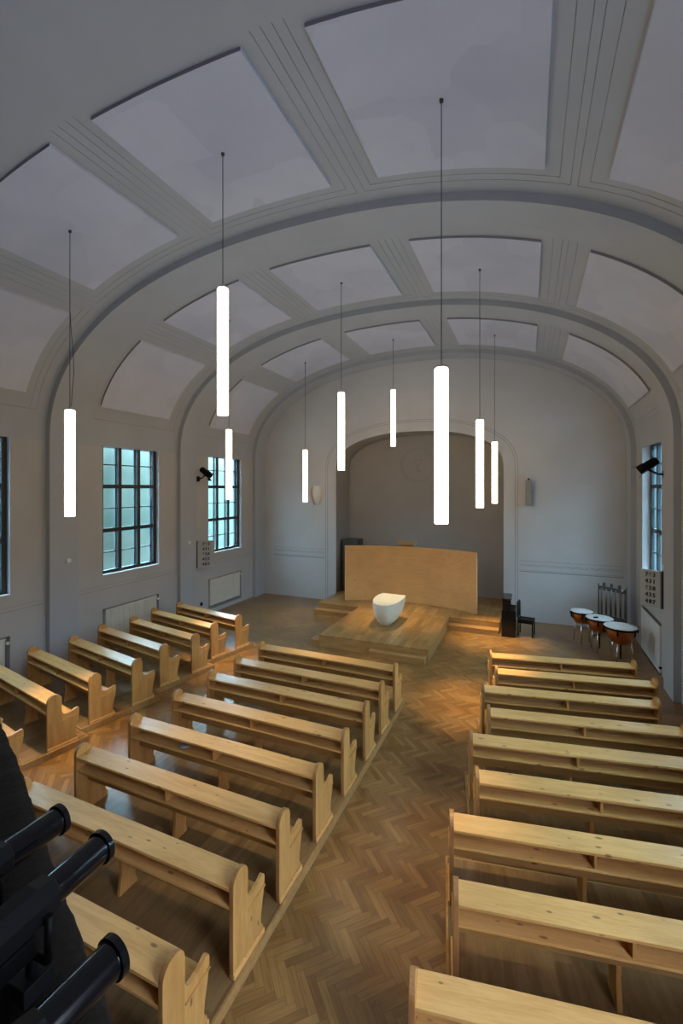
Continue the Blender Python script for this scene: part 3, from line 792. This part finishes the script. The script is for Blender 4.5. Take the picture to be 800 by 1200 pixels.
# ------------------------------------------------------------------ piano and chair beside the stage
root = tag(empty('upright_piano', (-0.50, 12.98, 0.0)), 'narrow black upright piano seen end on beside the stage', 'piano')
b = MB(); b.box(-0.17, 0.04, -0.16, 0.5, 0.08, 1.0, 0.006); b.build('case', M['lacq'], root)
b = MB(); b.box(-0.18, 0.06, -0.17, 0.51, 1.0, 1.03, 0.006); b.build('lid', M['lacq'], root)
b = MB(); b.box(0.04, 0.15, -0.15, 0.49, 0.58, 0.7, 0.006); b.box(-0.19, 0.16, -0.175, -0.15, 0.0, 0.72, 0.006); b.box(-0.19, 0.16, 0.49, 0.515, 0.0, 0.72, 0.006); b.build('keybed', M['lacq'], root)
b = MB(); b.box(0.055, 0.148, -0.14, 0.48, 0.7, 0.715, 0.002); b.build('key_cover', M['black'], root)
root = tag(empty('chair', (-0.08, 13.16, 0.0), R(-8)), 'black wooden chair with high back beside the piano', 'chair')
b = MB(); b.box(-0.2, 0.2, -0.19, 0.19, 0.42, 0.46, 0.012); b.build('seat', M['black'], root)
b = MB(); b.box(-0.215, -0.185, -0.18, 0.18, 0.5, 0.92, 0.008); b.build('backrest', M['black'], root)
for sx in (-1, 1):
    for sy in (-1, 1):
        b = MB(); top = 0.9 if sx < 0 else 0.42; b.tube([(sx * 0.18, sy * 0.165, 0), (sx * 0.18, sy * 0.165, 0.42)] + ([(-0.19, sy * 0.165, top)] if sx < 0 else []), 0.017, 8); b.build('leg', M['black'], root)
b = MB(); b.box(-0.18, 0.18, -0.176, -0.156, 0.36, 0.42); b.box(-0.18, 0.18, 0.156, 0.176, 0.36, 0.42); b.box(0.17, 0.19, -0.165, 0.165, 0.36, 0.42); b.build('apron', M['black'], root)

# ------------------------------------------------------------------ timpani
def timpano(x, y, dia, label, rz):
    r = dia / 2; root = tag(empty('timpano', (x, y, 0), rz), label, 'timpani drum', 'copper timpani')
    zt = 0.82; hb = dia * 0.62
    b = MB(); b.lathe([(0.0, zt - hb)] + [(r * 0.94 * math.sin(a) ** 0.85, zt - 0.04 - (hb - 0.04) * math.cos(a) ** 1.1) for a in [math.pi / 2 * q / 14 for q in range(1, 15)]] + [(r * 0.94, zt - 0.03)], 36); b.build('bowl', M['copper'], root)
    b = MB(); b.lathe([(r * 0.94, zt - 0.05), (r * 1.03, zt - 0.05), (r * 1.03, zt - 0.015), (r * 0.99, zt - 0.01), (r * 0.94, zt - 0.02)], 36); b.build('rim', M['black'], root)
    b = MB(); b.lathe([(0.0, zt + 0.002), (r * 0.97, zt + 0.001), (r * 0.995, zt - 0.008), (r * 0.95, zt - 0.02), (0, zt - 0.02)], 36); b.build('drum_head', M['skin'], root)
    for q in range(6):
        a = q * math.pi / 3 + 0.3; c, s_ = math.cos(a), math.sin(a)
        b = MB(); b.tube([(r * 1.04 * c, r * 1.04 * s_, zt), (r * 1.04 * c, r * 1.04 * s_, zt - 0.13), (r * 0.93 * c, r * 0.93 * s_, zt - 0.16)], 0.018, 8); b.build('tension_bracket', M['black'], root)
    for q in range(3):
        a = q * 2 * math.pi / 3 - 1.9; c, s_ = math.cos(a), math.sin(a)
        b = MB(); b.tube([(r * 0.6 * c, r * 0.6 * s_, zt - hb + 0.1), (r * 0.8 * c, r * 0.8 * s_, 0.012)], 0.016, 8); b.build('leg', M['chrome'], root)
    b = MB(); b.lathe([(0.0, 0.06), (r * 0.05, 0.06), (r * 0.06, zt - hb + 0.03), (0, zt - hb + 0.03)], 16); b.build('base_ring', M['black'], root)
    return root
timpano(1.25, 13.13, 0.54, 'smallest copper timpani drum, farthest left of the three', 0.2)
timpano(1.59, 12.61, 0.61, 'middle copper timpani drum of the three by the right wall', 0.0)
timpano(1.94, 12.02, 0.69, 'largest copper timpani drum, nearest the right wall radiator', -0.1)
# small black thing on the middle drum
b = MB(); b.box(-0.05, 0.05, -0.025, 0.025, 0, 0.03, 0.008); o = b.build('drum_key', M['black'], None, (1.50, 12.52, 0.823), 0.5); tag(o, 'small black drum gauge lying on the middle timpani head', 'gauge')
# tubular bells
root = tag(empty('tubular_bells', (2.02, 13.72, 0.0), R(-38)), 'set of hanging steel tubular bells in a dark frame in the corner', 'tubular bells')
b = MB(); w = 0.36
for sx in (-1, 1):
    b.tube([(sx * w, 0, 0.05), (sx * w, 0, 1.42)], 0.018, 8); b.tube([(sx * w, -0.24, 0.03), (sx * w, 0.24, 0.03)], 0.02, 8)
b.tube([(-w, 0, 0.25), (w, 0, 0.25)], 0.018, 8); b.box(-w, w, -0.03, 0.03, 1.26, 1.36); b.box(-w, w, -0.012, 0.012, 0.42, 0.6)
b.build('frame', M['boardd'], root)
for q in range(11):
    x = -0.31 + 0.062 * q; zb = 0.62 - 0.0 * q
    b = MB(); b.lathe([(0.0, zb), (0.02, zb), (0.02, 1.31), (0.0, 1.31)], 10, mtx=Matrix.Translation((x, -0.05 if q % 2 else 0.045, 0))); b.build('chime', M['brass'], root)
b = MB()
for q in range(3): b.box(-0.24 + 0.2 * q, -0.18 + 0.2 * q, -0.03, 0.03, 1.36, 1.46, 0.01)
b.build('damper', M['boardd'], root)
b = MB(); b.lathe([(0.0, -0.02), (0.03, -0.02), (0.03, 0.04), (0.0, 0.05)], 12, mtx=Matrix.Translation((0.30, -0.06, 1.33))); b.build('mallet_cup', M['chrome'], root)

# ------------------------------------------------------------------ balcony in the foreground
# parapet: runs along y = 0.35, then swings forward on the left
PAR = [(2.55, 0.30), (0.6, 0.34), (-0.4, 0.58), (-1.05, 0.88), (-1.42, 1.04), (-1.95, 1.27), (-2.52, 1.53), (-3.1, 1.77), (-3.8, 1.98), (-9.3, 2.1)]
def offs(path, d):
    out = []
    for i, p in enumerate(path):
        a, c = Vector(path[max(i - 1, 0)]), Vector(path[min(i + 1, len(path) - 1)])
        t = (c - a).normalized(); n = Vector((t.y, -t.x))      # forward side
        out.append((p[0] + n.x * d, p[1] + n.y * d))
    return out
PT = 2.53; BF = 1.75
b = MB(); po, pi_ = offs(PAR, -0.02), offs(PAR, -0.16)
# choose the side nearer the camera as the inner side
if po[3][1] < pi_[3][1]: po, pi_ = offs(PAR, 0.02), offs(PAR, 0.16)
b.grid([[(x, y, BF - 0.15) for x, y in po], [(x, y, PT) for x, y in po], [(x, y, PT) for x, y in pi_], [(x, y, BF) for x, y in pi_]], smooth=False)
struct(b.build('trim_10', M['railw']))
b = MB()
bm = bmesh.new(); lo = [bm.verts.new((x, y, BF)) for x, y in po] + [bm.verts.new((-9.3, YN, BF)), bm.verts.new((2.55, YN, BF))]
bm.faces.new(lo); g = bmesh.ops.extrude_face_region(bm, geom=bm.faces[:]); bmesh.ops.translate(bm, vec=(0, 0, -0.15), verts=[e for e in g['geom'] if isinstance(e, bmesh.types.BMVert)])
bmesh.ops.recalc_face_normals(bm, faces=bm.faces); b.add(bm)
struct(b.build('trim_11', M['railw']))
# cloth draped over the forward-swinging part
def cloth():
    b = MB(); rows = []; n = 90
    seg = [(-0.62, 0.68)] + PAR[3:9]
    # resample along the path
    L = [0]
    for p, q in zip(seg, seg[1:]): L.append(L[-1] + math.dist(p, q))
    def at(s_):
        for i in range(len(seg) - 1):
            if s_ <= L[i + 1] + 1e-9:
                t = (s_ - L[i]) / (L[i + 1] - L[i]); p, q = seg[i], seg[i + 1]
                d = Vector((q[0] - p[0], q[1] - p[1])).normalized(); return Vector((p[0] + (q[0] - p[0]) * t, p[1] + (q[1] - p[1]) * t)), Vector((d.y, -d.x))
    sect = [(-0.20, -0.55), (-0.195, -0.3), (-0.19, -0.1), (-0.18, 0.0), (-0.13, 0.022), (-0.05, 0.024), (0.0, 0.018), (0.012, -0.01), (0.02, -0.2), (0.03, -0.45), (0.035, -0.75)]
    for (dd, dz) in sect:
        r = []
        for i in range(n + 1):
            s_ = L[-1] * i / n; p, nn = at(s_)
            if nn.y < 0: nn = -nn
            fold = 0.012 * math.sin(i * 0.9) + 0.008 * math.sin(i * 2.1 + 1)
            amt = 0.15 if abs(dz) < 0.03 else 1.0
            d2 = dd + (fold * amt * (1 if dd > -0.1 else -1) - (0.015 * amt if dd <= -0.1 else 0) + (0.015 * amt if dd > 0.005 else 0))
            q = p + nn * d2
            r.append((q.x, q.y, PT + dz + fold * 0.25))
        rows.append(r)
    b.grid(rows); o = b.build('cloth', M['cloth'])
    md = o.modifiers.new('thickness', 'SOLIDIFY'); md.thickness = 0.006; md.offset = 1
    tag(o, 'dark brown cloth draped over the balcony rail behind the black lamps', 'cloth')
cloth()
# three black tube lamps on the rail
def rail_lamp(front, head, pitch, label, dia):
    a = R(head); d = Vector((math.cos(a) * math.cos(R(pitch)), math.sin(a) * math.cos(R(pitch)), math.sin(R(pitch))))
    q = d.to_track_quat('Z', 'Y').to_matrix().to_4x4(); q.translation = Vector((0, 0, 0))
    base = Vector(front) - d * 0.19
    root = tag(empty('stage_lamp', base), label, 'lamp', 'black tube lamps on the balcony')
    r = dia / 2
    b = MB(); b.lathe([(r, -0.01), (r, 0.170), (r * 1.17, 0.172), (r * 1.17, 0.19), (r * 1.08, 0.19), (r * 0.95, 0.17), (r * 0.95, -0.01)], 64, mtx=q, smooth=False); t = b.build('barrel', M['lacq'], root)
    b = MB(); b.lathe([(0.0, 0.06), (r * 0.94, 0.06), (r * 0.94, 0.066), (0, 0.07)], 32, mtx=q); b.build('front_lens', M['lacq'], t)
    qb = q @ Matrix.Rotation(R(22.5), 4, 'Z')
    b = MB(); b.lathe([(0.0, -0.27), (r * 1.15, -0.27), (r * 1.42, -0.24), (r * 1.42, -0.05), (r * 1.22, 0.0), (r * 1.02, 0.006), (0.0, 0.006)], 8, mtx=qb, smooth=False); hs = b.build('housing', M['black'], root)
    b = MB(); b.box(-r * 0.8, r * 0.8, -0.235, -0.06, -r * 2.6, -r * 1.25, 0.006); bm = b.bm; bmesh.ops.transform(bm, matrix=Matrix.Rotation(a - R(90), 4, 'Z'), verts=bm.verts); b.build('driver_box', M['black'], hs)
    sd = d.cross(Vector((0, 0, 1))).normalized()
    b = MB(); A = [sd * r * 1.55 + d * -0.05, sd * r * 1.5 + d * -0.05 + Vector((0, 0, -0.13)), sd * -r * 1.5 + d * -0.05 + Vector((0, 0, -0.13)), sd * -r * 1.5 + d * -0.05]
    for p, q2 in zip(A, A[1:]): b.tube([p, q2], 0.011, 8)
    b.build('yoke', M['black'], root)
    c = d * -0.05
    b = MB(); b.tube([c + Vector((0, 0, -0.12)), c + Vector((0, 0, -0.2))], 0.016, 10)
    b.box(c.x - 0.035, c.x + 0.035, c.y - 0.045, c.y + 0.045, -0.237, -0.185, 0.004); b.build('clamp', M['black'], root)
    b = MB(); b.tube([tuple(d * -0.2 + Vector((0, 0, -0.02))), tuple(d * -0.27 + Vector((0.01, 0, -0.08))), tuple(d * -0.24 + Vector((-0.03, 0, -0.2))), tuple(d * -0.20 + Vector((-0.02, -0.05, -0.24)))], 0.006, 8); b.build('power_cable', M['black'], root)
    return root
rail_lamp((-1.57, 1.11, 2.80), 89, 0, 'black tube lamp farthest along the balcony rail, at the left edge', 0.088)
rail_lamp((-1.32, 1.08, 2.80), 92, 0, 'black tube lamp in the middle of three on the balcony rail', 0.088)
rail_lamp((-0.98, 0.84, 2.80), 86, 0, 'black tube lamp nearest on the balcony rail with bright streaks', 0.088)

# ------------------------------------------------------------------ light, camera, view
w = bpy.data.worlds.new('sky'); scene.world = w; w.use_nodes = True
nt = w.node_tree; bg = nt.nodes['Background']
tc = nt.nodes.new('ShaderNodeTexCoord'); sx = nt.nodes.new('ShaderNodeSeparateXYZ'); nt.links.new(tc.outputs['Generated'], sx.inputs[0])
# overcast sky: dim facades near the horizon, bright cloud above, added bright ground below
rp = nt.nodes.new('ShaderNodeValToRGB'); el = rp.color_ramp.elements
stops = ((0.0, (0.165, 0.18, 0.235)), (0.30, (0.145, 0.16, 0.21)), (0.37, (0.02, 0.027, 0.03)), (0.44, (0.0095, 0.0135, 0.014)), (0.51, (0.0135, 0.0185, 0.019)), (0.55, (0.025, 0.033, 0.036)), (0.60, (0.24, 0.275, 0.35)), (0.72, (0.46, 0.53, 0.68)))  # lowest stops: unseen bright ground, added to throw blue light on the vault
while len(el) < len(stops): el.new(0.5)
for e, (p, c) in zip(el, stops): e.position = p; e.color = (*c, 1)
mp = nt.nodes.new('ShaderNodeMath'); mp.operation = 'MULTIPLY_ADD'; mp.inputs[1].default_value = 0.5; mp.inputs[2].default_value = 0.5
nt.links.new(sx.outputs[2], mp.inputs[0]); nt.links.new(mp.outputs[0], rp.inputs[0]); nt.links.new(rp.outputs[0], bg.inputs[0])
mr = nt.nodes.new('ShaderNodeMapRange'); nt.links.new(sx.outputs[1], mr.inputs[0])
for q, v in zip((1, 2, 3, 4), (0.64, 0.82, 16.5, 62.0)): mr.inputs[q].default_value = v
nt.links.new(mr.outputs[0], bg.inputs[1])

cam = bpy.data.cameras.new('camera'); co = bpy.data.objects.new('camera', cam); COL.objects.link(co)
cam.sensor_fit = 'HORIZONTAL'; cam.sensor_width = 36; cam.lens = 36 * 525 / 800
cam.shift_y = -28 / 800; cam.clip_start = 0.05
co.location = (0, 0, 4.0); co.rotation_euler = (R(90), 0, R(22.74)); scene.camera = co

vs = scene.view_settings
vs.view_transform = 'Standard'; vs.look = 'None'; vs.gamma = 1.0; vs.use_curve_mapping = False; vs.exposure = 1.1
try:
    cy = scene.cycles
    cy.use_denoising = True; cy.denoiser = 'OPENIMAGEDENOISE'; cy.max_bounces = 8; cy.diffuse_bounces = 6; cy.transparent_max_bounces = 12; cy.sample_clamp_indirect = 6.0
except Exception: pass
